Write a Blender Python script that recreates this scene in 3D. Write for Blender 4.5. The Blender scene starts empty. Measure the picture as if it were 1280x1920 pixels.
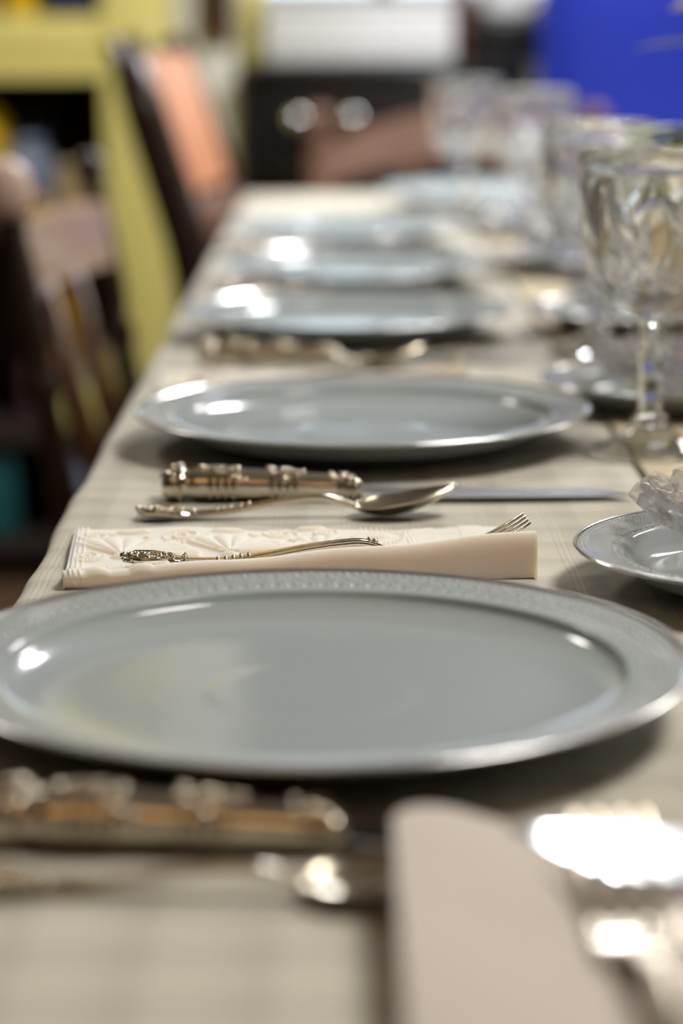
import bpy, math, random
import numpy as np
from mathutils import Vector, Matrix, Euler

R = math.radians
PI = math.pi
sc = bpy.context.scene
col = sc.collection
T = 0.75                      # height of the cloth's surface

# ------------------------------------------------------------------ materials
def nt(name):
    m = bpy.data.materials.new(name); m.use_nodes = True
    n = m.node_tree; b = n.nodes['Principled BSDF']
    return m, n, b

def mat(name, c, rough=.5, metal=0., spec=.5, coat=0., noise=0., nscale=20., bump=0., bscale=60., stretch=None):
    m, n, b = nt(name)
    b.inputs['Base Color'].default_value = (*c, 1)
    b.inputs['Roughness'].default_value = rough
    b.inputs['Metallic'].default_value = metal
    b.inputs['Specular IOR Level'].default_value = spec
    b.inputs['Coat Weight'].default_value = coat
    if coat: b.inputs['Coat Roughness'].default_value = .08
    tc = n.nodes.new('ShaderNodeTexCoord')
    src = tc.outputs['Object']
    if stretch:
        mp = n.nodes.new('ShaderNodeMapping'); mp.inputs['Scale'].default_value = stretch
        n.links.new(src, mp.inputs['Vector']); src = mp.outputs['Vector']
    if noise:
        t = n.nodes.new('ShaderNodeTexNoise'); t.inputs['Scale'].default_value = nscale
        t.inputs['Detail'].default_value = 4
        n.links.new(src, t.inputs['Vector'])
        r = n.nodes.new('ShaderNodeMix'); r.data_type = 'RGBA'
        r.inputs['A'].default_value = (*[x*(1-noise) for x in c], 1)
        r.inputs['B'].default_value = (*[min(1, x*(1+noise)) for x in c], 1)
        n.links.new(t.outputs['Fac'], r.inputs['Factor'])
        n.links.new(r.outputs['Result'], b.inputs['Base Color'])
    if bump:
        t = n.nodes.new('ShaderNodeTexNoise'); t.inputs['Scale'].default_value = bscale
        t.inputs['Detail'].default_value = 3
        n.links.new(src, t.inputs['Vector'])
        bp = n.nodes.new('ShaderNodeBump'); bp.inputs['Strength'].default_value = bump
        bp.inputs['Distance'].default_value = .002
        n.links.new(t.outputs['Fac'], bp.inputs['Height'])
        n.links.new(bp.outputs['Normal'], b.inputs['Normal'])
    return m

class NG:
    """tiny helper for math node chains"""
    def __init__(s, n): s.n = n
    def val(s, x, sock):
        if isinstance(x, (int, float)): sock.default_value = x
        else: s.n.links.new(x, sock)
    def m(s, op, a, b=0., c=None):
        k = s.n.nodes.new('ShaderNodeMath'); k.operation = op
        s.val(a, k.inputs[0]); s.val(b, k.inputs[1])
        if c is not None: s.val(c, k.inputs[2])
        return k.outputs[0]
    def band(s, x, lo, hi, soft):
        a = s.n.nodes.new('ShaderNodeMapRange'); a.interpolation_type = 'SMOOTHSTEP'
        s.val(x, a.inputs[0]); a.inputs[1].default_value = lo-soft; a.inputs[2].default_value = lo+soft
        b = s.n.nodes.new('ShaderNodeMapRange'); b.interpolation_type = 'SMOOTHSTEP'
        s.val(x, b.inputs[0]); b.inputs[1].default_value = hi-soft; b.inputs[2].default_value = hi+soft
        return s.m('SUBTRACT', a.outputs[0], b.outputs[0])

def plate_material(name, base, rim_in, rim_out, beads, ribs, rough=.10):
    m, n, b = nt(name); g = NG(n)
    tc = n.nodes.new('ShaderNodeTexCoord')
    sp = n.nodes.new('ShaderNodeSeparateXYZ'); n.links.new(tc.outputs['Object'], sp.inputs[0])
    x, y, z = sp.outputs
    r = g.m('SQRT', g.m('ADD', g.m('MULTIPLY', x, x), g.m('MULTIPLY', y, y)))
    a = g.m('ARCTAN2', y, x)
    w = rim_out - rim_in
    # outer bead row, crossed lattice in the middle band, inner bead row
    be = g.m('COSINE', g.m('MULTIPLY', a, beads))
    be = g.m('MAXIMUM', be, 0.)
    row1 = g.m('MULTIPLY', be, g.band(r, rim_out-.18*w, rim_out-.02*w, .0006))
    l1 = g.m('SINE', g.m('ADD', g.m('MULTIPLY', a, ribs), g.m('MULTIPLY', r, 2600.)))
    l2 = g.m('SINE', g.m('SUBTRACT', g.m('MULTIPLY', a, ribs), g.m('MULTIPLY', r, 2600.)))
    lat = g.m('MAXIMUM', g.m('MAXIMUM', l1, l2), 0.)
    lat = g.m('MULTIPLY', g.m('POWER', lat, 3.), g.band(r, rim_in+.26*w, rim_out-.26*w, .0005))
    row2 = g.m('MULTIPLY', be, g.band(r, rim_in+.06*w, rim_in+.18*w, .0004))
    hgt = g.m('MAXIMUM', g.m('MAXIMUM', row1, lat), row2)
    mx = n.nodes.new('ShaderNodeMix'); mx.data_type = 'RGBA'
    mx.inputs['A'].default_value = (*base, 1); mx.inputs['B'].default_value = (.64, .65, .64, 1)
    n.links.new(g.m('MULTIPLY', hgt, .6), mx.inputs['Factor'])
    n.links.new(mx.outputs['Result'], b.inputs['Base Color'])
    n.links.new(g.m('ADD', g.m('MULTIPLY', hgt, .20), rough), b.inputs['Roughness'])
    b.inputs['Specular IOR Level'].default_value = .5
    b.inputs['IOR'].default_value = 1.52
    bp = n.nodes.new('ShaderNodeBump'); bp.inputs['Strength'].default_value = .8
    bp.inputs['Distance'].default_value = .0006
    n.links.new(hgt, bp.inputs['Height']); n.links.new(bp.outputs['Normal'], b.inputs['Normal'])
    return m

def cloth_material():
    m, n, b = nt('linen_check'); g = NG(n)
    tc = n.nodes.new('ShaderNodeTexCoord')
    sp = n.nodes.new('ShaderNodeSeparateXYZ'); n.links.new(tc.outputs['Object'], sp.inputs[0])
    x, y, z = sp.outputs
    nz = n.nodes.new('ShaderNodeTexNoise'); nz.inputs['Scale'].default_value = 9.; nz.inputs['Detail'].default_value = 3
    n.links.new(tc.outputs['Object'], nz.inputs['Vector'])
    wob = g.m('MULTIPLY', g.m('SUBTRACT', nz.outputs['Fac'], .5), .006)
    def stripes(c, per, off):
        c = g.m('ADD', c, wob)
        f = g.m('MULTIPLY', g.m('FRACT', g.m('DIVIDE', g.m('ADD', c, 10+off), per)), per)
        wide = g.band(f, per*.30, per*.62, per*.07)
        thin = g.m('ADD', g.m('ADD', g.band(f, .0040, .0047, .0003), g.band(f, .0066, .0073, .0003)), g.band(f, .0092, .0099, .0003))
        return wide, thin
    wx, tx = stripes(x, .034, .0)
    wy, ty = stripes(y, .036, .011)
    fac = g.m('ADD', g.m('MULTIPLY', g.m('ADD', wx, wy), .20), g.m('MULTIPLY', g.m('ADD', tx, ty), .26))
    mx = n.nodes.new('ShaderNodeMix'); mx.data_type = 'RGBA'
    mx.inputs['A'].default_value = (.62, .595, .515, 1); mx.inputs['B'].default_value = (.30, .275, .235, 1)
    n.links.new(fac, mx.inputs['Factor'])
    n.links.new(mx.outputs['Result'], b.inputs['Base Color'])
    b.inputs['Roughness'].default_value = .9; b.inputs['Specular IOR Level'].default_value = .15
    w1 = g.m('SINE', g.m('MULTIPLY', x, 5200.)); w2 = g.m('SINE', g.m('MULTIPLY', y, 5200.))
    bp = n.nodes.new('ShaderNodeBump'); bp.inputs['Strength'].default_value = .35; bp.inputs['Distance'].default_value = .0005
    n.links.new(g.m('ADD', g.m('MULTIPLY', w1, w2), g.m('MULTIPLY', g.m('ADD', tx, ty), 1.2)), bp.inputs['Height'])
    n.links.new(bp.outputs['Normal'], b.inputs['Normal'])
    return m

def fabric(name, c, freq=9000.):
    m, n, b = nt(name); g = NG(n)
    tc = n.nodes.new('ShaderNodeTexCoord')
    sp = n.nodes.new('ShaderNodeSeparateXYZ'); n.links.new(tc.outputs['Object'], sp.inputs[0])
    x, y, z = sp.outputs
    b.inputs['Base Color'].default_value = (*c, 1)
    b.inputs['Roughness'].default_value = .85; b.inputs['Specular IOR Level'].default_value = .2
    b.inputs['Sheen Weight'].default_value = .15
    w1 = g.m('SINE', g.m('MULTIPLY', x, freq)); w2 = g.m('SINE', g.m('MULTIPLY', y, freq))
    bp = n.nodes.new('ShaderNodeBump'); bp.inputs['Strength'].default_value = .10; bp.inputs['Distance'].default_value = .0003
    n.links.new(g.m('MULTIPLY', w1, w2), bp.inputs['Height']); n.links.new(bp.outputs['Normal'], b.inputs['Normal'])
    return m

def glass(name, c=(1, 1, 1), ior=1.5, clear=.35, rough=0.):
    m = bpy.data.materials.new(name); m.use_nodes = True
    n = m.node_tree; n.nodes.remove(n.nodes['Principled BSDF'])
    out = n.nodes['Material Output']
    gl = n.nodes.new('ShaderNodeBsdfGlass'); gl.inputs['Color'].default_value = (*c, 1)
    gl.inputs['IOR'].default_value = ior; gl.inputs['Roughness'].default_value = rough
    tr = n.nodes.new('ShaderNodeBsdfTransparent'); tr.inputs['Color'].default_value = (*c, 1)
    mx = n.nodes.new('ShaderNodeMixShader'); mx.inputs[0].default_value = clear
    n.links.new(gl.outputs[0], mx.inputs[1]); n.links.new(tr.outputs[0], mx.inputs[2])
    n.links.new(mx.outputs[0], out.inputs['Surface'])
    return m

def emis(name, c, s):
    m, n, b = nt(name)
    b.inputs['Base Color'].default_value = (*c, 1)
    b.inputs['Emission Color'].default_value = (*c, 1); b.inputs['Emission Strength'].default_value = s
    return m

M = {}
M['cloth'] = cloth_material()
M['china'] = plate_material('grey_china', (.365, .410, .425), .116, .1335, 230., 150.)
M['china_small'] = plate_material('grey_china_small', (.34, .370, .38), .0675, .0862, 260., 210., .05)
M['enamel'] = mat('beading_glaze', (.46, .49, .50), .32, spec=.4, noise=.03, nscale=30.)
M['platinum'] = mat('platinum_band', (.72, .70, .68), .16, 1.)
M['silver'] = mat('silver', (.66, .59, .48), .17, 1., noise=.06, nscale=120., bump=.06, bscale=300.)
M['steel'] = mat('blade_steel', (.70, .72, .75), .16, 1., noise=.04, nscale=60)
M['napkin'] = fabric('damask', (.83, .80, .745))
nb = M['napkin'].node_tree.nodes['Principled BSDF']
nb.inputs['Subsurface Weight'].default_value = .60; nb.inputs['Subsurface Radius'].default_value = (1., .42, .16)
nb.inputs['Subsurface Scale'].default_value = .013
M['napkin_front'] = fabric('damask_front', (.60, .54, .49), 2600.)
M['runner'] = mat('tan_runner', (.58, .50, .37), .9, spec=.15, noise=.12, nscale=90., bump=.3, bscale=800.)
M['runner_edge'] = mat('runner_piping', (.10, .09, .045), .8)
M['glass'] = glass('cut_glass', (.985, .99, .985), 1.52, .12)
M['crystal'] = glass('crystal', (.99, .99, .995), 1.56, .50)
M['wood'] = mat('dark_turned_wood', (.022, .009, .005), .30, noise=.45, nscale=14., bump=.08, bscale=30., coat=.15, stretch=(1, 1, .2))
M['wood_mid'] = mat('brown_wood', (.10, .036, .010), .38, noise=.35, nscale=16., coat=.1, stretch=(1, 1, .25))
M['wood_red'] = mat('reddish_wood', (.17, .085, .055), .4, noise=.3, nscale=16., coat=.2, stretch=(1, 1, .3))
M['rail'] = mat('rail_wood', (.36, .235, .16), .30, noise=.25, nscale=18., coat=.2)
M['leather'] = mat('tan_panel', (.50, .22, .11), .45, noise=.12, nscale=25., bump=.1, bscale=200.)
M['yellow'] = mat('yellow_paint', (.66, .57, .17), .5, noise=.05, nscale=8.)
M['dark_back'] = mat('dark_backboard', (.025, .014, .010), .8, noise=.2, nscale=10.)
M['white_wall'] = mat('taupe_plaster', (.17, .155, .14), .8, noise=.03, nscale=6., bump=.08, bscale=80.)
M['grey_wall'] = mat('brown_plaster', (.13, .115, .10), .85, noise=.04, nscale=5., bump=.08, bscale=80.)
M['floor'] = mat('floor_boards', (.10, .055, .032), .4, noise=.35, nscale=5., bump=.1, bscale=30., stretch=(1, .1, 1))
M['ceiling'] = mat('ceiling_paint', (.62, .61, .58), .9, noise=.02, nscale=5.)
M['black'] = mat('black_enamel', (.010, .010, .011), .22, noise=.2, nscale=12.)
M['black_glass'] = mat('black_glass', (.006, .006, .007), .08)
M['chrome'] = mat('chrome', (.85, .85, .85), .12, 1.)
M['white'] = mat('white_enamel', (.80, .81, .83), .35, noise=.02, nscale=9.)
M['blue'] = mat('blue_upholstery', (.003, .021, .36), .75, noise=.12, nscale=10., bump=.2, bscale=400.)
M['cream'] = mat('cream_glaze', (.80, .66, .42), .25, noise=.05, nscale=14., coat=.3)
M['petal'] = mat('yellow_petal', (.88, .66, .03), .6, noise=.12, nscale=60.)
M['leaf'] = mat('green_leaf', (.30, .36, .04), .5, noise=.35, nscale=30.)
M['leaf_pale'] = mat('pale_leaf', (.42, .46, .36), .55, noise=.15, nscale=30.)
M['stem'] = mat('flower_stem', (.12, .18, .04), .6, noise=.2, nscale=40.)
M['amber'] = mat('amber_jar', (.45, .24, .02), .2, noise=.1, nscale=20., coat=.4)
M['slate'] = mat('slate_blue_pot', (.15, .18, .25), .4, noise=.25, nscale=18.)
M['navy'] = mat('navy_tin', (.018, .025, .06), .4, noise=.2, nscale=18.)
M['bright_yellow'] = mat('bright_yellow_plastic', (.75, .48, .01), .4, noise=.05, nscale=9.)
M['kraft'] = mat('kraft_card', (.42, .30, .14), .8, noise=.12, nscale=20.)
M['teal'] = mat('teal_plastic', (.01, .10, .10), .5, noise=.1, nscale=9.)
M['pale_card'] = mat('pale_card', (.60, .55, .50), .8, noise=.06, nscale=9.)
M['plum'] = mat('plum_cloth', (.08, .025, .04), .9, noise=.2, nscale=20.)
M['lemon'] = mat('lemon_card', (.66, .58, .16), .7, noise=.05, nscale=9.)
M['pane'] = emis('added_glow', (.72, .87, 1.0), 1.9)  # added glow, there for the far plates to reflect
M['frame_white'] = mat('glow_frame_paint', (.7, .7, .68), .5, noise=.02, nscale=9.)

# ------------------------------------------------------------------ mesh helper
class MB:
    def __init__(s): s.v = []; s.f = []
    def add(s, vs, fs):
        o = len(s.v); s.v += [tuple(map(float, p)) for p in vs]; s.f += [tuple(i+o for i in f) for f in fs]
        return s
    def box(s, lo, hi, bev=0.):
        x0, y0, z0 = lo; x1, y1, z1 = hi
        if not bev:
            return s.add([(x0,y0,z0),(x1,y0,z0),(x1,y1,z0),(x0,y1,z0),(x0,y0,z1),(x1,y0,z1),(x1,y1,z1),(x0,y1,z1)],
                  [(0,3,2,1),(4,5,6,7),(0,1,5,4),(1,2,6,5),(2,3,7,6),(3,0,4,7)])
        import bmesh
        bm = bmesh.new(); bmesh.ops.create_cube(bm, size=1.)
        for v in bm.verts:
            v.co = Vector(((x0+x1)/2+v.co.x*(x1-x0), (y0+y1)/2+v.co.y*(y1-y0), (z0+z1)/2+v.co.z*(z1-z0)))
        bmesh.ops.bevel(bm, geom=bm.edges[:], offset=bev, segments=3, affect='EDGES', profile=.5)
        bm.verts.index_update()
        s.add([v.co[:] for v in bm.verts], [[v.index for v in f.verts] for f in bm.faces]); bm.free()
        return s
    def lathe(s, prof, n=48, c=(0,0,0), mod=None, mtx=None):
        """profile of (r, z) turned about z; mod(theta, i, r, z) -> (r, z)"""
        rings = []; vs = []; fs = []
        for i, (r, z) in enumerate(prof):
            if r < 1e-6:
                rings.append([len(vs)]); vs.append((0, 0, z))
            else:
                k = []
                for j in range(n):
                    t = 2*PI*j/n; rr, zz = (r, z) if mod is None else mod(t, i, r, z)
                    k.append(len(vs)); vs.append((rr*math.cos(t), rr*math.sin(t), zz))
                rings.append(k)
        for a, b in zip(rings, rings[1:]):
            if len(a) == 1 and len(b) == 1: continue
            for j in range(n):
                j2 = (j+1) % n
                if len(a) == 1: fs.append((a[0], b[j2], b[j]))
                elif len(b) == 1: fs.append((a[j], a[j2], b[0]))
                else: fs.append((a[j], a[j2], b[j2], b[j]))
        vs = [Vector(v) for v in vs]
        if mtx is not None: vs = [mtx @ v for v in vs]
        return s.add([v + Vector(c) for v in vs], fs)
    def turned(s, p0, p1, prof, n=16):
        """lathe along the axis p0->p1, profile (r, t in 0..1)"""
        p0 = Vector(p0); p1 = Vector(p1); d = p1-p0; L = d.length
        q = d.to_track_quat('Z', 'Y').to_matrix().to_4x4()
        return s.lathe([(r, t*L) for r, t in prof], n, p0, None, q)
    def tube(s, pts, rad, n=10, cap=True, sq=(1., 1.)):
        pts = [Vector(p) for p in pts]; m = len(pts)
        if isinstance(rad, (int, float)): rad = [rad]*m
        vs = []; fs = []; up = Vector((0, 0, 1))
        for i, p in enumerate(pts):
            t = (pts[min(i+1, m-1)] - pts[max(i-1, 0)]).normalized()
            a = t.cross(up)
            if a.length < 1e-4: a = t.cross(Vector((1, 0, 0)))
            a.normalize(); b = a.cross(t).normalized()
            for j in range(n):
                w = 2*PI*j/n
                vs.append(p + a*math.cos(w)*rad[i]*sq[0] + b*math.sin(w)*rad[i]*sq[1])
        for i in range(m-1):
            for j in range(n):
                j2 = (j+1) % n
                fs.append((i*n+j, i*n+j2, (i+1)*n+j2, (i+1)*n+j))
        if cap:
            fs.append(tuple(range(n))[::-1]); fs.append(tuple((m-1)*n+j for j in range(n)))
        return s.add(vs, fs)
    def ball(s, c, r, n=8, m=6):
        if isinstance(r, (int, float)): r = (r, r, r)
        prof = [(math.sin(PI*i/m), -math.cos(PI*i/m)) for i in range(m+1)]
        prof[0] = (0, -1); prof[-1] = (0, 1)
        return s.lathe(prof, n, c, None, Matrix.Diagonal((*r, 1)))
    def sheet(s, P, closed=False):
        """P: array [nu][nv][3]"""
        nu, nv = len(P), len(P[0]); vs = [p for row in P for p in row]
        fs = [(i*nv+j, (i+1)*nv+j, (i+1)*nv+j+1, i*nv+j+1) for i in range(nu-1) for j in range(nv-1)]
        return s.add(vs, fs)
    def build(s, name, m, parent=None, smooth=True, loc=None):
        me = bpy.data.meshes.new(name); me.from_pydata(s.v, [], s.f)
        me.validate(); me.materials.append(m)
        if smooth is True: me.shade_smooth()
        elif smooth:                                  # an angle
            me.shade_smooth()
            me.set_sharp_from_angle(angle=R(smooth))
        import bmesh
        bm = bmesh.new(); bm.from_mesh(me); bmesh.ops.recalc_face_normals(bm, faces=bm.faces[:]); bm.to_mesh(me); bm.free()
        o = bpy.data.objects.new(name, me); col.objects.link(o)
        if parent: o.parent = parent
        if loc: o.location = loc
        return o

def tag(o, label=None, cat=None, group=None, kind=None):
    if label: o['label'] = label
    if cat: o['category'] = cat
    if group: o['group'] = group
    if kind: o['kind'] = kind
    return o
def thing(name, loc, label, cat, group=None, rz=0.):
    o = bpy.data.objects.new(name, None); col.objects.link(o)
    o.empty_display_size = .05
    o.location = loc; o.rotation_euler = (0, 0, rz)
    return tag(o, label, cat, group)
def dup(root, loc, rz=0., label=None, scale=None):
    def cp(o, par):
        c = o.copy(); col.objects.link(c)
        if par: c.parent = par; c.matrix_parent_inverse = o.matrix_parent_inverse
        for ch in [x for x in kids.get(o.name, [])]: cp(ch, c)
        return c
    kids = {}
    for o in list(bpy.data.objects):
        if o.parent: kids.setdefault(o.parent.name, []).append(o)
    r = cp(root, None); r.location = loc; r.rotation_euler = (0, 0, rz)
    if label: r['label'] = label
    if scale: r.scale = scale
    return r

# ------------------------------------------------------------------ the room
def struct(name, m, *boxes):
    b = MB()
    for lo, hi in boxes: b.box(lo, hi)
    return tag(b.build(name, m, smooth=False), kind='structure')
YB = 5.15
struct('floor', M['floor'], ((-2.6, -2.2, -.1), (2.8, YB+.1, 0)))
struct('ceiling', M['ceiling'], ((-2.6, -2.2, 2.5), (2.8, YB+.1, 2.6)))
struct('trim_1', mat('white_gloss_paint', (.80, .80, .77), .5, noise=.03, nscale=7.), ((-.345, 4.575, 0), (-.196, 4.66, 2.5)))
WX0, WX1, WZ0, WZ1 = -.60, .80, 1.068, 1.33  # added glowing opening, out of view, to brighten reflections in the plates
struct('wall_back', M['white_wall'], ((-2.5, YB, 0), (2.7, YB+.1, WZ0)), ((-2.5, YB, WZ1), (2.7, YB+.1, 2.5)),
       ((-2.5, YB, WZ0), (WX0, YB+.1, WZ1)), ((WX1, YB, WZ0), (2.7, YB+.1, WZ1)))
struct('wall_left', M['grey_wall'], ((-2.6, -2.2, 0), (-2.5, YB+.1, 2.5)))
struct('wall_right', mat('cream_plaster', (.70, .68, .63), .8, noise=.03, nscale=5., bump=.08, bscale=80.), ((2.7, -2.2, 0), (2.8, YB+.1, 2.5)))
struct('wall_front', M['grey_wall'], ((-2.5, -2.2, 0), (2.7, -2.1, 2.5)))
wn = struct('glow_frame_1', M['frame_white'], ((WX0, YB+.02, WZ0), (WX1, YB+.08, WZ0+.015)), ((WX0, YB+.02, WZ1-.015), (WX1, YB+.08, WZ1)),
       ((WX0, YB+.02, WZ0), (WX0+.05, YB+.08, WZ1)), ((WX1-.05, YB+.02, WZ0), (WX1, YB+.08, WZ1)),
       ((.08, YB+.02, WZ0), (.12, YB+.08, WZ1)))
pn = MB().box((WX0+.04, YB+.045, WZ0+.012), (WX1-.04, YB+.055, WZ1-.012)).build('glow_pane', M['pane'], wn, smooth=False)

# ------------------------------------------------------------------ table and cloth
TX0, TX1, TY0, TY1 = -.137, .70, .16, 3.60
tb = thing('dining_table', ((TX0+TX1)/2, (TY0+TY1)/2, 0), 'long dining table standing under the checked linen cloth', 'table')
hx, hy = (TX1-TX0)/2, (TY1-TY0)/2
MB().box((-hx, -hy, T-.034), (hx, hy, T-.0035), .004).build('tabletop', M['wood_mid'], tb)
MB().box((-hx+.07, -hy+.07, T-.13), (hx-.07, hy-.07, T-.034)).build('apron', M['wood_mid'], tb, smooth=False)
for sx in (-1, 1):
    for sy in (-1, 1):
        x, y = sx*(hx-.325), sy*(hy-.42)
        MB().turned((x, y, 0), (x, y, T-.10), [(.0, 0), (.022, 0), (.026, .05), (.02, .1), (.03, .3), (.036, .6), (.028, .72), (.038, .78), (.038, 1.), (0, 1.)]).build('leg', M['wood_mid'], tb)

def cloth():
    rng = random.Random(3)
    rad = .009; drop = .22
    def path(lo, hi, flat):
        """list of (pos, z, hang) across one direction: drop, rounded edge, flat, rounded edge, drop"""
        out = []
        for i in range(14): out.append((lo-.0, -drop + (drop-rad)*i/14., 1-i/14.))
        for i in range(7):
            a = PI/2*i/6; out.append((lo+rad-rad*math.cos(a), -rad+rad*math.sin(a), 0))
        for i in range(1, flat): out.append((lo+rad+(hi-lo-2*rad)*i/flat, 0., 0))
        for i in range(7):
            a = PI/2*(1-i/6); out.append((hi-rad+rad*math.cos(a), -rad+rad*math.sin(a), 0))
        for i in range(13, -1, -1): out.append((hi, -drop + (drop-rad)*i/14., 1-i/14.))
        return out
    X = path(TX0-.0075, TX1+.0075, 110); Y = path(TY0-.0075, TY1+.0075, 330)
    P = []
    ph = [rng.uniform(0, 6.28) for _ in range(12)]
    for (x, zx, hx_) in X:
        row = []
        for (y, zy, hy_) in Y:
            z = min(zx, zy)
            w = .5+.5*math.sin(y*19+ph[0])*math.sin(y*7.3+ph[1])
            dx = 0.; dy = 0.
            if zx < -.002:
                s = 1 if x > 0 else -1
                dx = s*(.004*math.sin(y*31+ph[2])+.010*hx_*(1+math.sin(y*13+ph[3])) + .003*math.sin(y*67))*min(1, -zx/.03)
            if zy < -.002:
                s = 1 if y > 1.5 else -1
                dy = s*(.010*hy_*(1+math.sin(x*17+ph[5])))*min(1, -zy/.03)
            # creases near the left hem
            e = max(0, 1-abs(x+.135)/.05)
            z += .0012*e*max(0, math.sin(y*72+x*30+ph[6]))*(1 if zx > -.02 else 0) + .0013*e*math.sin(y*23+ph[7])*(1 if zx > -.02 else 0)
            row.append((x+dx, y+dy, T+z))
        P.append(row)
    b = MB().sheet(P)
    o = b.build('tablecloth', M['cloth'])
    md = o.modifiers.new('thick', 'SOLIDIFY'); md.thickness = .0012; md.offset = -1
    return tag(o, 'beige checked linen tablecloth covering the long table', 'tablecloth')
cloth()

# tan runner down the middle
b = MB(); P = []
RX0, RX1, RY0, RY1 = .166, .40, .30, 3.05
for i in range(25):
    x = RX0+(RX1-RX0)*i/24
    P.append([(x, RY0+(RY1-RY0)*j/120, T+.0016+.0002*math.sin(j*.9+i)) for j in range(121)])
b.sheet(P)
P2 = [[(p[0], p[1], T+.0003) for p in row] for row in P]; b.sheet(P2)
for j in range(120):
    pass
rn = b.build('table_runner', M['runner']); tag(rn, 'tan woven runner lying along the middle of the cloth', 'runner')
hm = MB()
for x in (RX0, RX1): hm.tube([(x, RY0+(RY1-RY0)*j/60, T+.0016) for j in range(61)], .0016, 8)
for y in (RY0, RY1): hm.tube([(RX0, y, T+.0016), ((RX0+RX1)/2, y, T+.0016), (RX1, y, T+.0016)], .0016, 8)
hm.build('piping', M['runner_edge'], rn)['label'] = 'dark green piped edge'

# ------------------------------------------------------------------ plates
def interp_profile(pts, n):
    """smooth a coarse profile with Catmull-Rom"""
    out = []
    P = [Vector((*p, 0)) for p in pts]
    for i in range(len(P)-1):
        p0, p1, p2, p3 = P[max(i-1, 0)], P[i], P[i+1], P[min(i+2, len(P)-1)]
        for k in range(n):
            t = k/n
            q = .5*((2*p1)+(p2-p0)*t+(2*p0-5*p1+4*p2-p3)*t*t+(3*p1-p0-3*p2+p3)*t**3)
            out.append((max(q.x, 0), q.y))
    out.append((P[-1].x, P[-1].y)); out[0] = (P[0].x, P[0].y)
    return out
PL_TOP = [(0, .0079), (.02, .0079), (.034, .0079), (.040, .0077), (.055, .0077), (.074, .0078), (.085, .0081), (.094, .0090), (.1015, .0107),
          (.1075, .0128), (.1108, .0149), (.1119, .0173), (.1130, .0182), (.118, .0188), (.126, .0202), (.1325, .0213)]
PL_BOT = [(.1345, .0208), (.126, .0180), (.114, .0150), (.104, .0086), (.092, .0055), (.080, .0048)]
def make_plate(label):
    t = thing('dinner_plate', (0, 0, 0), label, 'plate', 'grey dinner plates down the table')
    prof = interp_profile(PL_TOP, 5) + [(.1340, .0219), (.1350, .0217)] + interp_profile(PL_BOT, 4) + \
           [(.078, .0004), (.0755, 0), (.073, .0004), (.072, .0048), (.03, .0050), (0, .0050)]
    MB().lathe(prof, 160).build('plate_body', M['china'], t)
    rim = [(.1318, .02120), (.1330, .02180), (.1342, .02225), (.1353, .0220), (.1352, .0212), (.1340, .0206)]
    bd = MB()
    for k in range(230):
        a = 2*PI*k/230
        bd.ball((.1303*math.cos(a), .1303*math.sin(a), .0209), (.0009, .0009, .0006), 7, 5)
        if k % 2 == 0: bd.ball((.1182*math.cos(a), .1182*math.sin(a), .0188), (.0009, .0009, .0006), 6, 4)
        for j, r in enumerate((.1216, .1243, .1270)):
            a2 = a+PI/230*(j % 2)
            if (k+j) % 2 == 0: bd.ball((r*math.cos(a2), r*math.sin(a2), .0188+(r-.1180)*.175), (.0009, .0009, .0004), 6, 4)
    bd.build('rim_beading', M['enamel'], t)['label'] = 'raised white beading on the rim'
    MB().lathe(interp_profile(rim, 3), 160).build('rim_band', M['platinum'], t)['label'] = 'thin silver line on the rim'
    return t
plates = [(-.011, .812, 'nearest grey plate with silver embossed rim, filling the lower photo'),
          (.013, 1.379, 'grey dinner plate behind the embossed napkin and spoon, goblet to its right'),
          (.005, 1.893, 'grey dinner plate third from the camera, behind the second plate'),
          (.014, 2.278, 'grey dinner plate fourth from the camera along the table edge'),
          (.004, 2.730, 'grey dinner plate fifth from the camera along the table edge'),
          (.195, 3.330, 'pale dinner plate at the far table end in front of the brown chair')]
p0 = make_plate(plates[0][2]); p0.location = (plates[0][0], plates[0][1], T+.0004)
p0.rotation_euler = (0, R(.25), 0)
p0.location.z += .0004
for (x, y, lb), tilt in zip(plates[1:], (0, .1, 1.2, 1.5, 2.0)):       # tilt added so the far plates reflect the bright pane and bin
    o = dup(p0, (x, y, T+.0003+.075*math.sin(R(tilt))), 0, lb); o.rotation_euler = (R(tilt), 0, 0)

SP_TOP = [(0, .0040), (.02, .0041), (.04, .0041), (.052, .0048), (.0585, .0068), (.0625, .0108), (.0655, .0138), (.0685, .0148), (.077, .0162), (.0850, .0176)]
SP_BOT = [(.0862, .0168), (.078, .0142), (.068, .0118), (.061, .0052), (.054, .0022), (.048, .0018)]
def make_small_plate(label):
    t = thing('bread_plate', (0, 0, 0), label, 'small plate', 'small grey plates under the crystal dishes')
    prof = interp_profile(SP_TOP, 5) + [(.0862, .0180), (.0870, .0176)] + interp_profile(SP_BOT, 4) + \
           [(.047, .0003), (.0455, 0), (.044, .0003), (.0435, .0018), (.02, .0018), (0, .0018)]
    MB().lathe(prof, 128).build('plate_body', M['china_small'], t)
    rim = [(.0850, .01755), (.0858, .01815), (.0866, .01835), (.0873, .0178), (.0872, .0170), (.0862, .0166)]
    bd = MB()
    for k in range(200):
        a = 2*PI*k/200
        bd.ball((.0838*math.cos(a), .0838*math.sin(a), .01735), (.0008, .0008, .0005), 6, 4)
        if k % 2: bd.ball((.0698*math.cos(a), .0698*math.sin(a), .01505), (.0008, .0008, .0005), 6, 4)
    bd.build('rim_beading', M['enamel'], t)['label'] = 'raised white beading on the rim'
    MB().lathe(interp_profile(rim, 3), 128).build('rim_band', M['platinum'], t)['label'] = 'thin silver line on the rim'
    return t

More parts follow.
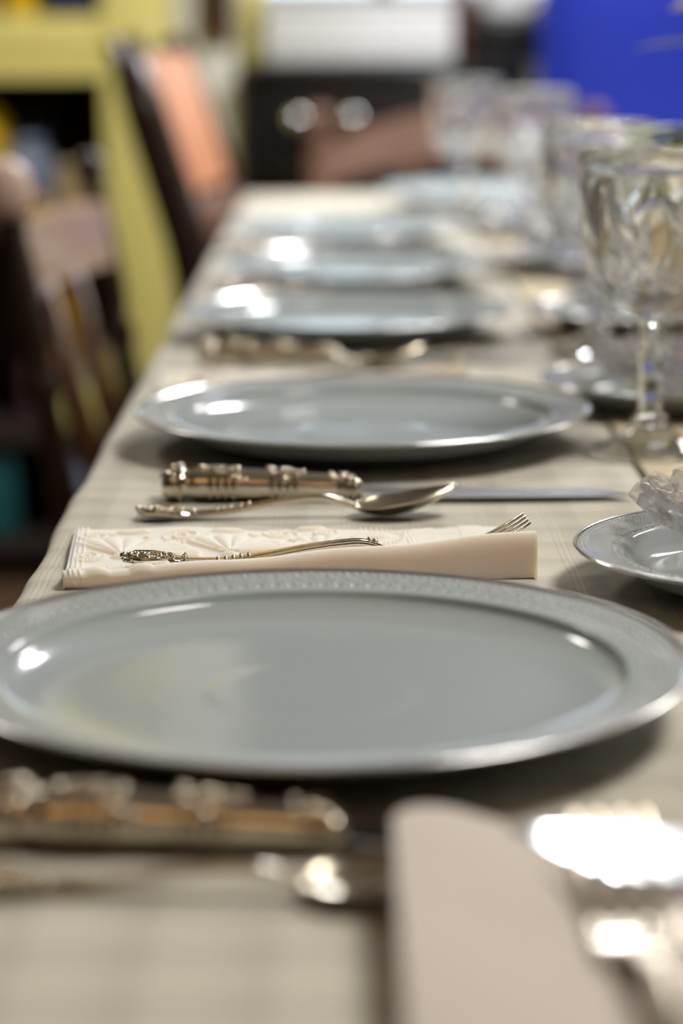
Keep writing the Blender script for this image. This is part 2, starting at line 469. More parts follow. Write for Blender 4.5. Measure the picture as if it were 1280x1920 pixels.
# crystal dish with a burst of pointed facets
def make_dish(label):
    t = thing('crystal_dish', (0, 0, 0), label, 'crystal dish', 'cut crystal dishes on the small plates')
    N = 16; n = N*8
    outer = [(.0, .0), (.026, .0), (.029, .0012), (.031, .004), (.036, .0095), (.041, .0145), (.046, .0195), (.050, .0235), (.0535, .0275), (.0555, .0300)]
    inner = [(.0535, .0310), (.051, .0295), (.046, .0255), (.039, .0175), (.032, .0105), (.024, .0075), (0, .0070)]
    no = len(outer)
    def mod(th, i, r, z):
        ph = (th*N/(2*PI)) % 1.; tri = 1-abs(2*ph-1)            # 0 at notch, 1 at point
        if i < no:
            k = max(0, (r-.03)/.028)
            rr = r*(1+.07*k*(tri-.5))
            # crossed prism cuts over the wall
            ph2 = (th*N*2/(2*PI)+i*.5) % 1.
            rr += (.0014*(1-abs(2*ph2-1))-.0007)*(1 if 3 <= i < no-1 else 0)
            zz = z + (.0065*(tri-.5) if i >= no-1 else .003*(tri-.5)*k)
            return rr, zz
        k = max(0, (r-.045)/.012)
        return r*(1+.04*k*(tri-.5)), z+.006*k*(tri-.5)
    MB().lathe(outer+inner, n, mod=mod).build('dish_bowl', M['crystal'], t, smooth=8)
    b = MB()
    NB = 14
    for k in range(NB):                                      # chunky cut prisms round the lip
        q = Matrix.Rotation(2*PI*(k+.5)/NB, 4, 'Z')
        pts = [(.049, -.0098, .0292), (.049, .0098, .0292), (.0585, -.0088, .0322), (.0585, .0088, .0322), (.0618, -.0050, .0285), (.0618, .0050, .0285),
               (.0500, -.0080, .0185), (.0500, .0080, .0185), (.0560, 0, .0350)]
        fs = [(0, 1, 8), (0, 8, 2), (1, 3, 8), (2, 8, 3), (2, 3, 5, 4), (4, 5, 7, 6), (0, 2, 4, 6), (1, 7, 5, 3), (0, 6, 7, 1)]
        b.add([q @ Vector(p) for p in pts], fs)
    b.build('lip_prisms', M['crystal'], t, smooth=False)
    return t
small = [(.1885, 1.000, 'in sharp focus at the right edge of the photo'),
         (.217, 1.505, 'behind the nearest goblet stem'),
         (.240, 1.905, 'third from the camera, behind the second goblet'),
         (.238, 2.380, 'fourth from the camera down the runner'),
         (.243, 2.840, 'farthest along the runner')]
sp0 = make_small_plate('small grey plate with beaded rim ' + small[0][2]); sp0.location = (small[0][0], small[0][1], T+.0023)
d0 = make_dish('cut crystal dish ' + small[0][2]); d0.location = (small[0][0]+.002, small[0][1]+.028, T+.0023+.0047)
d0.rotation_euler = (0, 0, R(4))
for i, (x, y, w) in enumerate(small[1:]):
    dup(sp0, (x, y, T+.0023), R(20*i), 'small grey plate ' + w)
    dup(d0, (x+.004, y+.002, T+.0023+.0047), R(7*i), 'cut crystal dish ' + w)

# ------------------------------------------------------------------ goblets
def make_goblet(label):
    t = thing('goblet', (0, 0, 0), label, 'goblet', 'cut glass goblets along the table')
    n = 192
    outer = [(.0052, .0770), (.012, .0786), (.020, .0822), (.028, .0885), (.0345, .0970), (.0388, .1070), (.0408, .1180), (.0416, .1300),
             (.0418, .1420), (.0417, .1540), (.0415, .1640), (.0415, .1700)]
    outer = interp_profile(outer, 8)
    inner = [(.0408, .1722), (.0400, .1712), (.0392, .1640), (.0386, .1540), (.0382, .1420), (.0376, .1300), (.0362, .1180), (.0334, .1070), (.029, .0990), (.022, .0930), (.012, .0890), (0, .0878)]
    inner = interp_profile(inner, 3)
    no = len(outer)
    def mod(th, i, r, z):
        if i >= no: return r, z
        e = min(1, max(0, (z-.090)/.004))*min(1, max(0, (.165-z)/.004))
        d = 0.
        # tall leaf-shaped mitre cuts, tilted leaves between them, a row of thumb cuts below
        n8 = 8
        u = (th*n8/(2*PI)) % 1.
        q = (z-.100)/.058
        if 0 < q < 1:
            w = .30*math.sin(PI*q)**.8
            pp = abs(u-.5)/max(w, 1e-3)
            if pp < 1: d = max(d, (1-pp)*.0034)
        u2 = (th*n8/(2*PI)+.5+26*(z-.135)) % 1.
        q = (z-.112)/.044
        if 0 < q < 1:
            w = .20*math.sin(PI*q)
            pp = abs(u2-.5)/max(w, 1e-3)
            if pp < 1: d = max(d, (1-pp)*.0028)
        u3 = (th*n8*2/(2*PI)) % 1.
        rr = math.hypot((u3-.5)/.40, (z-.0985)/.006)
        if rr < 1: d = max(d, (1-rr)*.0016)
        if z > .158:
            d = max(d, .0010*max(0, 1-abs(z-.1612)/.0016))
        return r-d*e + .0002, z
    MB().lathe(outer+inner, n, mod=mod).build('bowl', M['glass'], t, smooth=24)
    # faceted stem, knops top and bottom
    st = [(0, .0152), (.0095, .0154), (.0110, .0180), (.0098, .0205), (.0066, .0225), (.0062, .029), (.0078, .034), (.0064, .040), (.0060, .048), (.0076, .053),
          (.0062, .060), (.0060, .068), (.0072, .0715), (.0098, .0740), (.0085, .0772), (0, .0776)]
    def smod(th, i, r, z):
        ph = (th*6/(2*PI) + (z-.02)*18) % 1.
        return r*(.90+.10*abs(2*ph-1)*2 if .023 < z < .07 else 1.), z
    MB().lathe(st, 24, mod=smod).build('stem', M['glass'], t, smooth=25)
    ft = [(0, 0), (.034, 0), (.0362, .0006), (.0366, .0016), (.035, .0026), (.026, .0052), (.018, .0090), (.0125, .0135), (.0095, .0150), (0, .0152)]
    def fmod(th, i, r, z):
        return r*(1+.012*math.cos(th*12)*(1 if 3 <= i <= 6 else 0)), z
    MB().lathe(interp_profile(ft[:3], 2)+interp_profile(ft[3:], 3), 96, mod=None).build('foot', M['glass'], t, smooth=40)
    return t
goblets = [(.178, 1.335, 1., 'nearest cut glass goblet, tall stem in full view'),
           (.192, 1.755, 1., 'second goblet, directly behind the nearest goblet'),
           (.208, 2.530, 1.03, 'third goblet from the camera, its rim against the blue armchair'),
           (.158, 2.960, 1.05, 'farthest goblet, against the black range')]
g0 = make_goblet(goblets[0][3]); g0.location = (*goblets[0][:2], T+.0022); g0.rotation_euler = (0, 0, R(12))
for i, (x, y, s, lb) in enumerate(goblets[1:]):
    dup(g0, (x, y, T+.0022), R(31*i+5), lb, (s, s, s))

# ------------------------------------------------------------------ silver
def scroll(b, c, rad, turns, tube, flip=1, n=22):
    pts = []; rs = []
    for i in range(n):
        t = i/(n-1); a = turns*2*PI*t; r = rad*(1-.85*t)
        pts.append((c[0]+r*math.cos(a), c[1]+flip*r*math.sin(a), c[2]+.0006*t)); rs.append(tube*(1-.4*t))
    b.tube(pts, rs, 6)

def strap(b, st, n=20, flat=2.6):
    """sweep along x: stations (x, y, z, half width, half thickness), super-ellipse section"""
    vs = []; fs = []
    for (x, y, z, hw, ht) in st:
        for j in range(n):
            a = 2*PI*j/n; c, s = math.cos(a), math.sin(a)
            vs.append((x, y+hw*math.copysign(abs(c)**(2/flat), c), z+ht*math.copysign(abs(s)**(2/flat), s)))
    m = len(st)
    for i in range(m-1):
        for j in range(n):
            j2 = (j+1) % n
            fs.append((i*n+j, i*n+j2, (i+1)*n+j2, (i+1)*n+j))
    fs.append(tuple(range(n))[::-1]); fs.append(tuple((m-1)*n+j for j in range(n)))
    return b.add(vs, fs)
def smooth_st(pts, n=6):
    out = []; P = [np.array(p, float) for p in pts]
    for i in range(len(P)-1):
        p0, p1, p2, p3 = P[max(i-1, 0)], P[i], P[i+1], P[min(i+2, len(P)-1)]
        for k in range(n):
            t = k/n
            q = .5*((2*p1)+(p2-p0)*t+(2*p0-5*p1+4*p2-p3)*t*t+(3*p1-p0-3*p2+p3)*t**3)
            q[3:] = np.maximum(q[3:], .0002); out.append(tuple(q))
    out.append(tuple(P[-1])); return out

def ornate_end(b, x0, z0, rng, w=.0095):
    """scrolls, beads and leaf lobes at the tip of a handle (along +x from x0)"""
    for sy in (-1, 1):
        scroll(b, (x0+.004, sy*.0045, z0+.0012), .0036, 1.6, .0009, sy)
        scroll(b, (x0+.0125, sy*.0052, z0+.0012), .0032, 1.5, .0008, -sy)
        scroll(b, (x0+.020, sy*.0040, z0+.0011), .0024, 1.3, .0007, sy)
        b.tube([(x0+.001, sy*.002, z0+.001), (x0+.006, sy*.0082, z0+.0014), (x0+.014, sy*.0090, z0+.001), (x0+.021, sy*.0062, z0+.0002), (x0+.027, sy*.0050, z0-.0009)],
               [.0009, .0014, .0013, .0011, .0006], 7)
        for k in range(5):
            b.ball((x0+.006+.0055*k, sy*(.0018+.0007*(k % 2)), z0+.0018-.0003*k), .0013)
    for k in range(4): b.ball((x0+.0005+.003*k, 0, z0+.0020), .0019)
    for k in range(12):
        b.ball((x0+rng.uniform(0, .03), rng.uniform(-.006, .006), z0+rng.uniform(.001, .002)), rng.uniform(.0006, .0012))

def make_fork(label, grp='dinner forks on the napkins'):
    rng = random.Random(5)
    t = thing('dinner_fork', (0, 0, 0), label, 'fork', grp)
    h = MB()
    # handle tip at x=0, neck at .112; z rises along the arch
    S = [(.000, 0, .0062, .0030, .0009), (.004, 0, .0064, .0072, .0013), (.010, 0, .0058, .0092, .0014), (.018, 0, .0046, .0085, .0014), (.030, 0, .0034, .0060, .0015),
         (.045, 0, .0032, .0046, .0016), (.062, 0, .0050, .0038, .0017), (.080, 0, .0078, .0031, .0019), (.096, 0, .0096, .0027, .0021), (.108, 0, .0100, .0026, .0022), (.116, 0, .0084, .0032, .0020)]
    strap(h, smooth_st(S))
    ornate_end(h, .0, .0058, rng)
    for sy in (-1, 1):                                        # raised edge threads along the handle
        h.tube([(x, sy*(hw-.0003), z+ht*.8) for x, _, z, hw, ht in smooth_st(S[3:])], .00055, 6)
    for x0, zc in ((.043, .0047), (.0465, .0049), (.050, .0053), (.0535, .0058), (.057, .0061), (.112, .0118), (.1145, .0112)):
        for sy in (-1, 0, 1): h.ball((x0, sy*.0024, zc+.0002), .0010)
    h.build('handle', M['silver'], t, smooth=50)
    hd = MB()
    H = [(.114, 0, .0094, .0030, .0018), (.119, 0, .0068, .0062, .0013), (.126, 0, .0040, .0108, .0011), (.134, 0, .0025, .0122, .0011), (.143, 0, .0030, .0124, .0011)]
    strap(hd, smooth_st(H), 20, 3.2)
    head = hd.build('head', M['silver'], t, smooth=50)
    for k in range(4):
        y = (k-1.5)*.0066
        tn = MB(); st = []
        for i in range(13):
            u = i/12; x = .1405+.0435*u
            z = .0028+.0170*u**1.7
            st.append((x, y*(1-.04*u), z, .00225*(1-.55*u**2), .0011*(1-.3*u)))
        strap(tn, st, 10, 3.); tn.build('tine', M['silver'], head, smooth=50)
    return t

def make_spoon(label):
    rng = random.Random(7)
    t = thing('teaspoon', (0, 0, 0), label, 'spoon', 'teaspoons beside the knives')
    h = MB()
    S = [(.000, 0, .0036, .0030, .0009), (.004, 0, .0037, .0066, .0013), (.010, 0, .0035, .0080, .0014), (.020, 0, .0029, .0068, .0014), (.032, 0, .0029, .0048, .0015),
         (.048, 0, .0045, .0036, .0016), (.066, 0, .0077, .0030, .0017), (.082, 0, .0100, .0027, .0019), (.094, 0, .0102, .0025, .0020), (.103, 0, .0082, .0025, .0020), (.110, 0, .0060, .0034, .0017)]
    strap(h, smooth_st(S))
    ornate_end(h, .0, .0036, rng)
    for x0, zc in ((.040, .0054), (.0435, .0057), (.047, .006), (.052, .0069), (.056, .0077)):
        for sy in (-1, 1): h.ball((x0, sy*.0022, zc), .0009)
    h.build('handle', M['silver'], t, smooth=50)
    b = MB()
    # bowl: pointed oval dish, tilted up to its tip
    nu, nv = 30, 16; L = .054; W = .0150
    def pt(u, v, off):
        x = u*L
        w = W*(math.sin(PI*min(1, u**.80))**.62 if 0 < u < 1 else 0)
        y = v*w
        edge = .0078-.0052*math.sin(PI*u**.9)*0 + .0100*u**1.5
        dep = .0070*(math.sin(PI*min(1, u**.85))**.8 if 0 < u < 1 else 0)*(1-v*v)
        return (.108+x, y, edge-dep+off-.0010)
    for off in (0., -.0011):
        b.sheet([[pt(i/nu, -1+2*j/nv, off) for j in range(nv+1)] for i in range(nu+1)])
    rim = [pt(i/nu, -1, -.0005) for i in range(nu+1)] + [pt(i/nu, 1, -.0005) for i in range(nu, -1, -1)]
    b.tube(rim, .00075, 6)
    b.build('bowl', M['silver'], t)
    return t

def make_knife(label):
    rng = random.Random(9)
    t = thing('dinner_knife', (0, 0, 0), label, 'knife', 'dinner knives beside the plates')
    h = MB()
    S = [(.000, 0, .0080, .0060, .0050), (.003, 0, .0086, .0094, .0084), (.008, 0, .0090, .0100, .0090), (.013, 0, .0088, .0088, .0078), (.020, 0, .0088, .0098, .0086),
         (.036, 0, .0086, .0098, .0084), (.055, 0, .0082, .0092, .0079), (.075, 0, .0074, .0082, .0070), (.090, 0, .0070, .0082, .0067), (.100, 0, .0064, .0074, .0058), (.104, 0, .0058, .0056, .0042)]
    SS = smooth_st(S); strap(h, SS, 24, 2.1)
    def at(x):
        for a, b_ in zip(SS, SS[1:]):
            if a[0] <= x <= b_[0]: return a
        return SS[-1]
    for x0 in (.0095, .0255, .0295, .0335, .0375, .0575, .0615, .0655, .0695, .093, .0965, .1):  # ribs running round
        _, _, z, hw, ht = at(x0)
        h.tube([(x0, (hw+.0003)*math.cos(a), z+(ht+.0003)*math.sin(a)) for a in [2*PI*i/24 for i in range(25)]], .0012, 6, cap=False)
    for c, sp in ((.006, .007), (.027, .008), (.0375, .006), (.062, .007), (.068, .006), (.095, .007)):  # shell and flower clusters
        for k in range(9):
            x = c+rng.uniform(-sp, sp); _, _, z, hw, ht = at(x); a = rng.uniform(.15*PI, .85*PI)
            h.ball((x, hw*math.cos(a), z+ht*math.sin(a)), rng.uniform(.0015, .0025))
        for sy in (-1, 1):
            _, _, z, hw, ht = at(c); scroll(h, (c, sy*.0045, z+ht*.92), .0028, 1.4, .0008, sy)
    h.build('handle', M['silver'], t, smooth=50)
    b = MB(); top = []; n = 40
    vs = []; fs = []
    for i in range(n+1):
        u = i/n; x = .103+.142*u
        y0 = -.0075-.0035*math.sin(PI*min(1, u*1.1)); y1 = .0078
        if u > .86: k = (u-.86)/.14; y1 = .0078-.0130*k*k; y0 = y0*(1-.35*k**3)
        if u < .05: y0 *= .6+8*u; y1 *= .6+8*u
        zc = .0046-.0022*u; hb = .0012*(1-.55*u)
        vs += [(x, y0, zc-.0003), (x, y1, zc-hb), (x, y1, zc+hb), (x, y0, zc+.0003)]
    for i in range(n):
        for j in range(4):
            j2 = (j+1) % 4; fs.append((i*4+j, i*4+j2, (i+1)*4+j2, (i+1)*4+j))
    fs += [(3, 2, 1, 0), tuple(n*4+j for j in range(4))]
    b.add(vs, fs); b.build('blade', M['steel'], t, smooth=30)['label'] = 'plain steel blade'
    return t

# ------------------------------------------------------------------ embossed napkins
def emboss_fields(X, Y):
    """height 0..1 of the woven relief, local metres: x from -.105 to .105, y from 0 (fold) to .11"""
    E = np.zeros_like(X)
    def shell(cx, cy, ang, Rr):
        nonlocal E
        c, s = math.cos(ang), math.sin(ang)
        u = (X-cx)*c+(Y-cy)*s; v = -(X-cx)*s+(Y-cy)*c
        r = np.hypot(u, v); a = np.arctan2(v, u)
        lim = Rr*(1+.05*np.abs(np.cos(a*7)))
        m = np.clip((lim-r)/.0012, 0, 1)*np.clip((1.15-np.abs(a))/.06, 0, 1)*np.clip((r-.1*Rr)/.001, 0, 1)
        rib = .15+.85*np.abs(np.cos(a*11))**.6
        E = np.maximum(E, m*rib)
        E = np.maximum(E, np.clip(1-np.hypot((u+.001)/.0035, v/.006)**2, 0, 1))
    def spiral(cx, cy, Rr, turns, fl=1, w=.0011):
        nonlocal E
        for i in range(60):
            t = i/59; a = fl*turns*2*PI*t; r = Rr*(1-.9*t)
            d = np.hypot(X-(cx+r*math.cos(a)), Y-(cy+r*math.sin(a)))
            E = np.maximum(E, np.clip(1-(d/w)**2, 0, 1)*.9)
    def leaf(cx, cy, ang, L, W):
        nonlocal E
        c, s = math.cos(ang), math.sin(ang)
        u = ((X-cx)*c+(Y-cy)*s)/L; v = (-(X-cx)*s+(Y-cy)*c)/W
        q = 1-np.abs(v)-u*u
        E = np.maximum(E, np.clip(q*3, 0, 1)*(.45+.55*np.clip(np.abs(v)*4, 0, 1)))
    def vine(pts, w=.0009):
        nonlocal E
        for (x0, y0), (x1, y1) in zip(pts, pts[1:]):
            for i in range(12):
                t = i/12; d = np.hypot(X-(x0+(x1-x0)*t), Y-(y0+(y1-y0)*t)); E = np.maximum(E, np.clip(1-(d/w)**2, 0, 1)*.8)
    # a row of shells between scrolls, leaf sprays above and below
    for i, (cx, cy, ang, s) in enumerate(((-.080, .044, 1.15, .036), (-.030, .046, 1.1, .034), (.012, .052, 1.0, .028), (-.090, .002, 1.4, .017), (-.070, .000, 1.4, .013))):
        shell(cx, cy, ang, s)
    for cx, cy, r, fl in ((-.094, .086, .010, 1), (-.052, .084, .012, -1), (-.006, .090, .009, 1), (-.096, .046, .008, -1), (.016, .088, .006, 1), (-.044, .022, .006, 1), (-.006, .030, .006, -1)):
        spiral(cx, cy, r, 2.1, fl)
    for cx, cy, ang, L, W in ((-.062, .058, .5, .009, .003), (-.056, .050, -.4, .008, .003), (-.049, .055, 1.2, .007, .0028), (-.004, .058, .3, .008, .003), (.003, .063, 1.1, .008, .003), (-.010, .066, -.5, .007, .003),
                              (.028, .052, .2, .010, .004), (.033, .060, 1.0, .009, .0035), (-.076, .096, .1, .010, .003), (-.030, .094, .2, .010, .003), (.010, .100, .2, .009, .003), (.024, .072, .7, .007, .003)):
        leaf(cx, cy, ang, L, W)
    vine([(-.070, .085), (-.064, .076), (-.066, .066), (-.058, .060)]); vine([(-.020, .088), (-.014, .080), (-.016, .070)])
    # oval medallion with a beaded arc, then two openwork bands across
    leaf(.0500-.014, .074, .1, .013, .0065)
    for i in range(22):
        a = -1.5+3.2*i/21
        d = np.hypot(X-(.036+.017*math.cos(a)), Y-(.074+.020*math.sin(a))); E = np.maximum(E, np.clip(1-(d/.0009)**2, 0, 1))
    for x0, x1 in ((.058, .069), (.081, .092)):
        m = ((X > x0) & (X < x1))
        g = np.abs(np.sin(X*2*PI/.0028))*np.abs(np.sin(Y*2*PI/.0028))
        E = np.where(m, .30*(g < .45)*np.clip((Y-.008)/.01, 0, 1), E)
    for xl in (.0545, .0565, -.1005, -.098, -.1025):
        E = np.maximum(E, np.clip(1-(np.abs(X-xl)/.0005)**2, 0, 1)*(.5 if xl > 0 else .8))
    return E*np.where(X > .03, np.clip((Y-.006)/.012, 0, 1), 1.)

def make_napkin(label):
    nu, nv, nf = 430, 190, 16
    NL, NR, BR, BL = (-.1050, .000), (.1050, .000), (.1080, .094), (-.1040, .117)
    us = np.linspace(0, 1, nu+1); vs_ = np.linspace(0, 1, nv+1)
    U, V = np.meshgrid(us, vs_, indexing='ij')
    X = (NL[0]*(1-U)+NR[0]*U)*(1-V)+(BL[0]*(1-U)+BR[0]*U)*V
    Y = (NL[1]*(1-U)+NR[1]*U)*(1-V)+(BL[1]*(1-U)+BR[1]*U)*V
    Rg = .0040+.0142*U**1.25
    base = .0034+.0008*np.sin(X*40+1)*np.sin(Y*50)+.0006*np.sin(X*95+Y*60)
    w = .010+.004*U
    Z = base+Rg*np.exp(-(Y/w)**2)
    Z -= .0022*np.clip((V-.93)/.07, 0, 1)**2
    Z += .0019*emboss_fields(X, Y)
    # front fold: rolls down to the cloth under the ridge
    rows = []
    for k in range(nf):
        a = k/nf                                             # 0 at the cloth, 1 at the ridge
        z = Z[:, 0]*np.sin(a*PI/2)
        y = -.0035*np.sin(a*PI)*(1-.4*us) - .0010*(1-a)
        rows.append(np.stack([X[:, 0]+.0008*np.sin(a*PI), y, z], 1))
    P = [rows[k] for k in range(nf)]
    top = np.stack([X, Y, Z], 2)
    for j in range(nv+1): P.append(top[:, j])
    # back edge and underside
    P.append(np.stack([X[:, -1], Y[:, -1]+.0008, Z[:, -1]*.5], 1))
    P.append(np.stack([X[:, -1], Y[:, -1], 0*us], 1))
    A = np.stack(P, 0); nr = A.shape[0]
    b = MB(); b.sheet(A.tolist())
    # close both ends with layered side strips
    for c in (0, nu):
        i0 = len(b.v); ring = [r*(nu+1)+c for r in range(nr)]
        bot = []
        for r in range(nr):
            p = A[r, c]; b.v.append((float(p[0]), float(p[1]), 0.)); bot.append(i0+r)
        for r in range(nr-1): b.f.append((ring[r], ring[r+1], bot[r+1], bot[r]))
    o = b.build('napkin', M['napkin'], smooth=60)
    return tag(o, label, 'napkin', 'embossed napkins beside the plates')

ang0 = R(4.2)
nk = make_napkin('cream napkin embossed with shells, in focus behind the nearest plate')
nk.location = (-.0185, 1.0165, T+.0004); nk.rotation_euler = (0, 0, ang0*.9)
fk = make_fork('ornate silver fork in sharp focus on the embossed napkin behind nearest plate')
fk.location = (-.0985, 1.0300, T+.0024); fk.rotation_euler = (0, 0, R(6.0))
sn = make_spoon('silver teaspoon in view beside the embossed napkin, before the second plate')
sn.location = (-.1025, 1.1580, T+.0003); sn.rotation_euler = (0, 0, R(1.0))
kf = make_knife('ornate knife in front of the second plate, its whole blade in view')
kf.location = (-.0935, 1.2070, T+.0002); kf.rotation_euler = (0, 0, R(-.4))

def setting(py, dn, dk, ds, words, ny=1.):
    """napkin with fork behind the plate at py; knife and spoon in front of it"""
    if dn is not None:
        n = dup(nk, (-.020, py+dn, T+.0004), R(1.5), 'cream napkin behind the %s plate' % words, (1, ny, 1))
        dup(fk, (-.101, py+dn+.020*max(ny, .8), T+.0024), R(4.0*ny), 'silver fork lying on the napkin behind the %s plate' % words)
    if dk is not None: dup(kf, (-.105, py+dk, T+.0002), R(-.5), 'ornate silver knife in front of the %s plate' % words)
    if ds is not None: dup(sn, (-.100, py+ds, T+.0003), R(1.), 'silver teaspoon in front of the %s plate' % words)
setting(1.369, .188, None, None, 'second')
setting(1.879, .140, -.150, -.185, 'third', .66)
setting(2.268, .190, -.136, None, 'fourth')
setting(2.730, .190, -.145, -.178, 'fifth')
# foreground knife and spoon of the nearest plate
k1 = dup(kf, (-.107, .6760, T+.0002), R(-4.), 'blurred knife handle just under the front rim of the nearest plate', (1.04, 1.1, 1.05))
s1 = dup(sn, (-.110, .6360, T+.0003), R(-4.), 'blurred teaspoon at the front, its bowl reaching towards the pinkish napkin', (.90, 1, .80))

# front napkin: a thick folded square whose left fold stands over the spoon
def front_napkin():
    x0, x1, y0, y1 = .0140, .150, .40, .649
    nu, nv = 60, 60
    topP = []; botP = []
    for i in range(nu+1):
        u = i/nu; rt = []; rb = []
        for j in range(nv+1):
            v = j/nv
            yb = y1-.07*max(0, u-.12)
            x = x0+(x1-x0)*u; y = y0+(yb-y0)*v
            lift = .0135*math.exp(-((x-x0)/.085)**2)*(.35+.65*min(1, v*1.3))
            z = .0024+lift+.0012*math.sin(x*60+y*20)*math.sin(y*31)
            # rounded corner
            cx, cy = x0+.012, yb-.012
            if x < cx and y > cy:
                d = math.hypot(x-cx, y-cy)
                m_ = max(abs(x-cx), abs(y-cy))
                if d > 0: x, y = cx+(x-cx)*m_/d, cy+(y-cy)*m_/d
            z = min(z, .0215)
            rt.append((x, y, T+z+.0036)); rb.append((x+.0006*(u < .02), y, T+max(.0008, z-.0010)))
        topP.append(rt); botP.append(rb)
    b = MB(); b.sheet(topP); b.sheet(botP)
    nn = nv+1; o2 = (nu+1)*nn
    def stitch(ids):
        for a, c in zip(ids, ids[1:]): b.f.append((a, c, c+o2, a+o2))
    stitch([j for j in range(nn)]); stitch([nu*nn+j for j in range(nn)])
    stitch([i*nn for i in range(nu+1)]); stitch([i*nn+nv for i in range(nu+1)])
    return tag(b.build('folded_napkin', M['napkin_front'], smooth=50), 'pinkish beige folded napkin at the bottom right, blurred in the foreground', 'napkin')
front_napkin()
ff = dup(fk, (.0795, .4500, T+.0064), R(90), 'blurred fork at the bottom right, handle towards the camera on the pinkish napkin')
ff.location = (.0765, .4230, T+.0115); ff.rotation_euler = (0, 0, R(91.5))
# broad silver blade lying crosswise at the napkin's far corner
sv = thing('serving_knife', (.0450, .6200, T+.0165), 'broad shining blade lying crosswise beyond the blurred front fork, its tip to the left', 'serving knife', rz=R(-4))
sv.rotation_euler.y = R(1.2)                        # the handle end rests on the cloth
b = MB(); vs = []; fs = []
n = 30
for i in range(n+1):
    u = i/n; x = .155*u
    yt = .0165; yb = -.0185
    if x < .030: yb = .0165-.035*(x/.030)**.9
    hz = .0009+.0004*u
    vs += [(x, yb, .0004), (x, yb, .0012), (x, yt, .0012+hz), (x, yt, .0004)]
for i in range(n):
    for j in range(4):
        j2 = (j+1) % 4; fs.append((i*4+j, i*4+j2, (i+1)*4+j2, (i+1)*4+j))
fs += [(0, 1, 2, 3), tuple(n*4+j for j in (3, 2, 1, 0))]
b.add(vs, fs).build('blade', M['steel'], sv, smooth=20)
hb = MB(); strap(hb, smooth_st([(.150, 0, .0015, .010, .0014), (.165, 0, .001, .006, .003), (.19, 0, -.0015, .007, .0045), (.24, 0, -.0055, .009, .005), (.262, 0, -.0062, .006, .004)]))
hb.build('handle', M['silver'], sv)

# ------------------------------------------------------------------ chairs
POST = [(0, 0), (.020, 0), (.021, .05), (.017, .10), (.022, .16), (.020, .3), (.017, .46), (.024, .49), (.024, .52), (.016, .545), (.022, .60), (.021, .75), (.017, .86),
        (.022, .875), (.013, .90), (.022, .925), (.026, .955), (.021, .985), (.008, 1.), (0, 1.)]
def make_chair(label, w=.40, h=.86, lean=.10, loc=(0, 0, 0), rz=0., rail_m='rail', crest=0., railz=(.73, .81), post_m='wood', fat=.72):
    t = thing('dining_chair', loc, label, 'chair', 'dark wooden chairs at the table', rz)
    # faces +x; the back stands at x=0
    hw = w/2
    b = MB(); b.box((-.02, -hw-.01, .43), (.40, hw+.01, .465), .012); b.build('seat', M['wood_mid'], t)
    for sy in (-1, 1):
        p = MB(); p.turned((.02, sy*hw, .46), (-lean, sy*hw, h), [(r*fat, t_) for r, t_ in POST], 18); p.build('back_post', M[post_m], t)
        for lx, fx in ((.03, -.05), (.37, .42)):
            l = MB(); l.turned((fx, sy*(hw+.03), 0), (lx, sy*(hw-.02), .435), [(0, 0), (.013, 0), (.016, .1), (.019, .3), (.015, .36), (.021, .42), (.015, .48), (.021, .7), (.017, .95), (0, 1.)], 14)
            l.build('leg', M['wood'], t)
        MB().tube([(-.02, sy*(hw+.015), .2), (.40, sy*(hw+.015), .2)], [.010, .010], 10).build('stretcher', M['wood'], t)
    def xb(z): return .02-(lean+.02)*(z-.46)/(h-.46)
    # crest rail, slightly bowed
    r = MB(); P = []
    vs = []; fs = []; m = 18
    for i in range(m+1):
        y = -hw+.01+(w-.02)*i/m; k = 1-(2*i/m-1)**2
        up = crest*k; bow = -.018*k
        z0, z1 = railz[0]+up*.7, railz[1]+up
        vs += [(xb(z0)-.011+bow, y, z0), (xb(z0)+.011+bow, y, z0), (xb(z1)+.012+bow, y, z1-.006), (xb(z1)+.004+bow, y, z1), (xb(z1)-.008+bow, y, z1)]
    for i in range(m):
        for j in range(5):
            j2 = (j+1) % 5; fs.append((i*5+j, i*5+j2, (i+1)*5+j2, (i+1)*5+j))
    fs += [(4, 3, 2, 1, 0), tuple(m*5+j for j in range(5))]
    r.add(vs, fs); r.build('crest_rail', M[rail_m], t, smooth=35)
    for k in range(2):
        y = -hw+w*(k+1)/3
        MB().turned((.03, y, .46), (xb(railz[0])-.012, y*1.02, railz[0]+.01+crest*.5), [(0, 0), (.008, 0), (.010, .3), (.014, .5), (.010, .62), (.008, 1.), (0, 1.)], 12).build('spindle', M['wood_mid'], t)
    return t
c1 = make_chair('dark turned wooden chair at the left edge of photo, tucked to the table side', .42, .865, .045, (-.250, 2.40, 0), R(-4.7), railz=(.742, .812))
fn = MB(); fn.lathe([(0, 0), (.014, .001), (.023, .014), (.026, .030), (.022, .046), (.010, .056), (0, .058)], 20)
fn = fn.build('finial', mat('pale_wood', (.66, .46, .38), .4, noise=.08, nscale=30., coat=.3), c1); fn['label'] = 'pale post finial'
fn.location = (-.043, -.21, .822)  # near post only: paler, pinkish tip
ec = make_chair('brown wooden chair at the far table end, before the black range', .465, .868, .06, (.20, 3.98, 0), R(-90), rail_m='wood_red', crest=.060, railz=(.735, .800), post_m='wood_red', fat=1.)
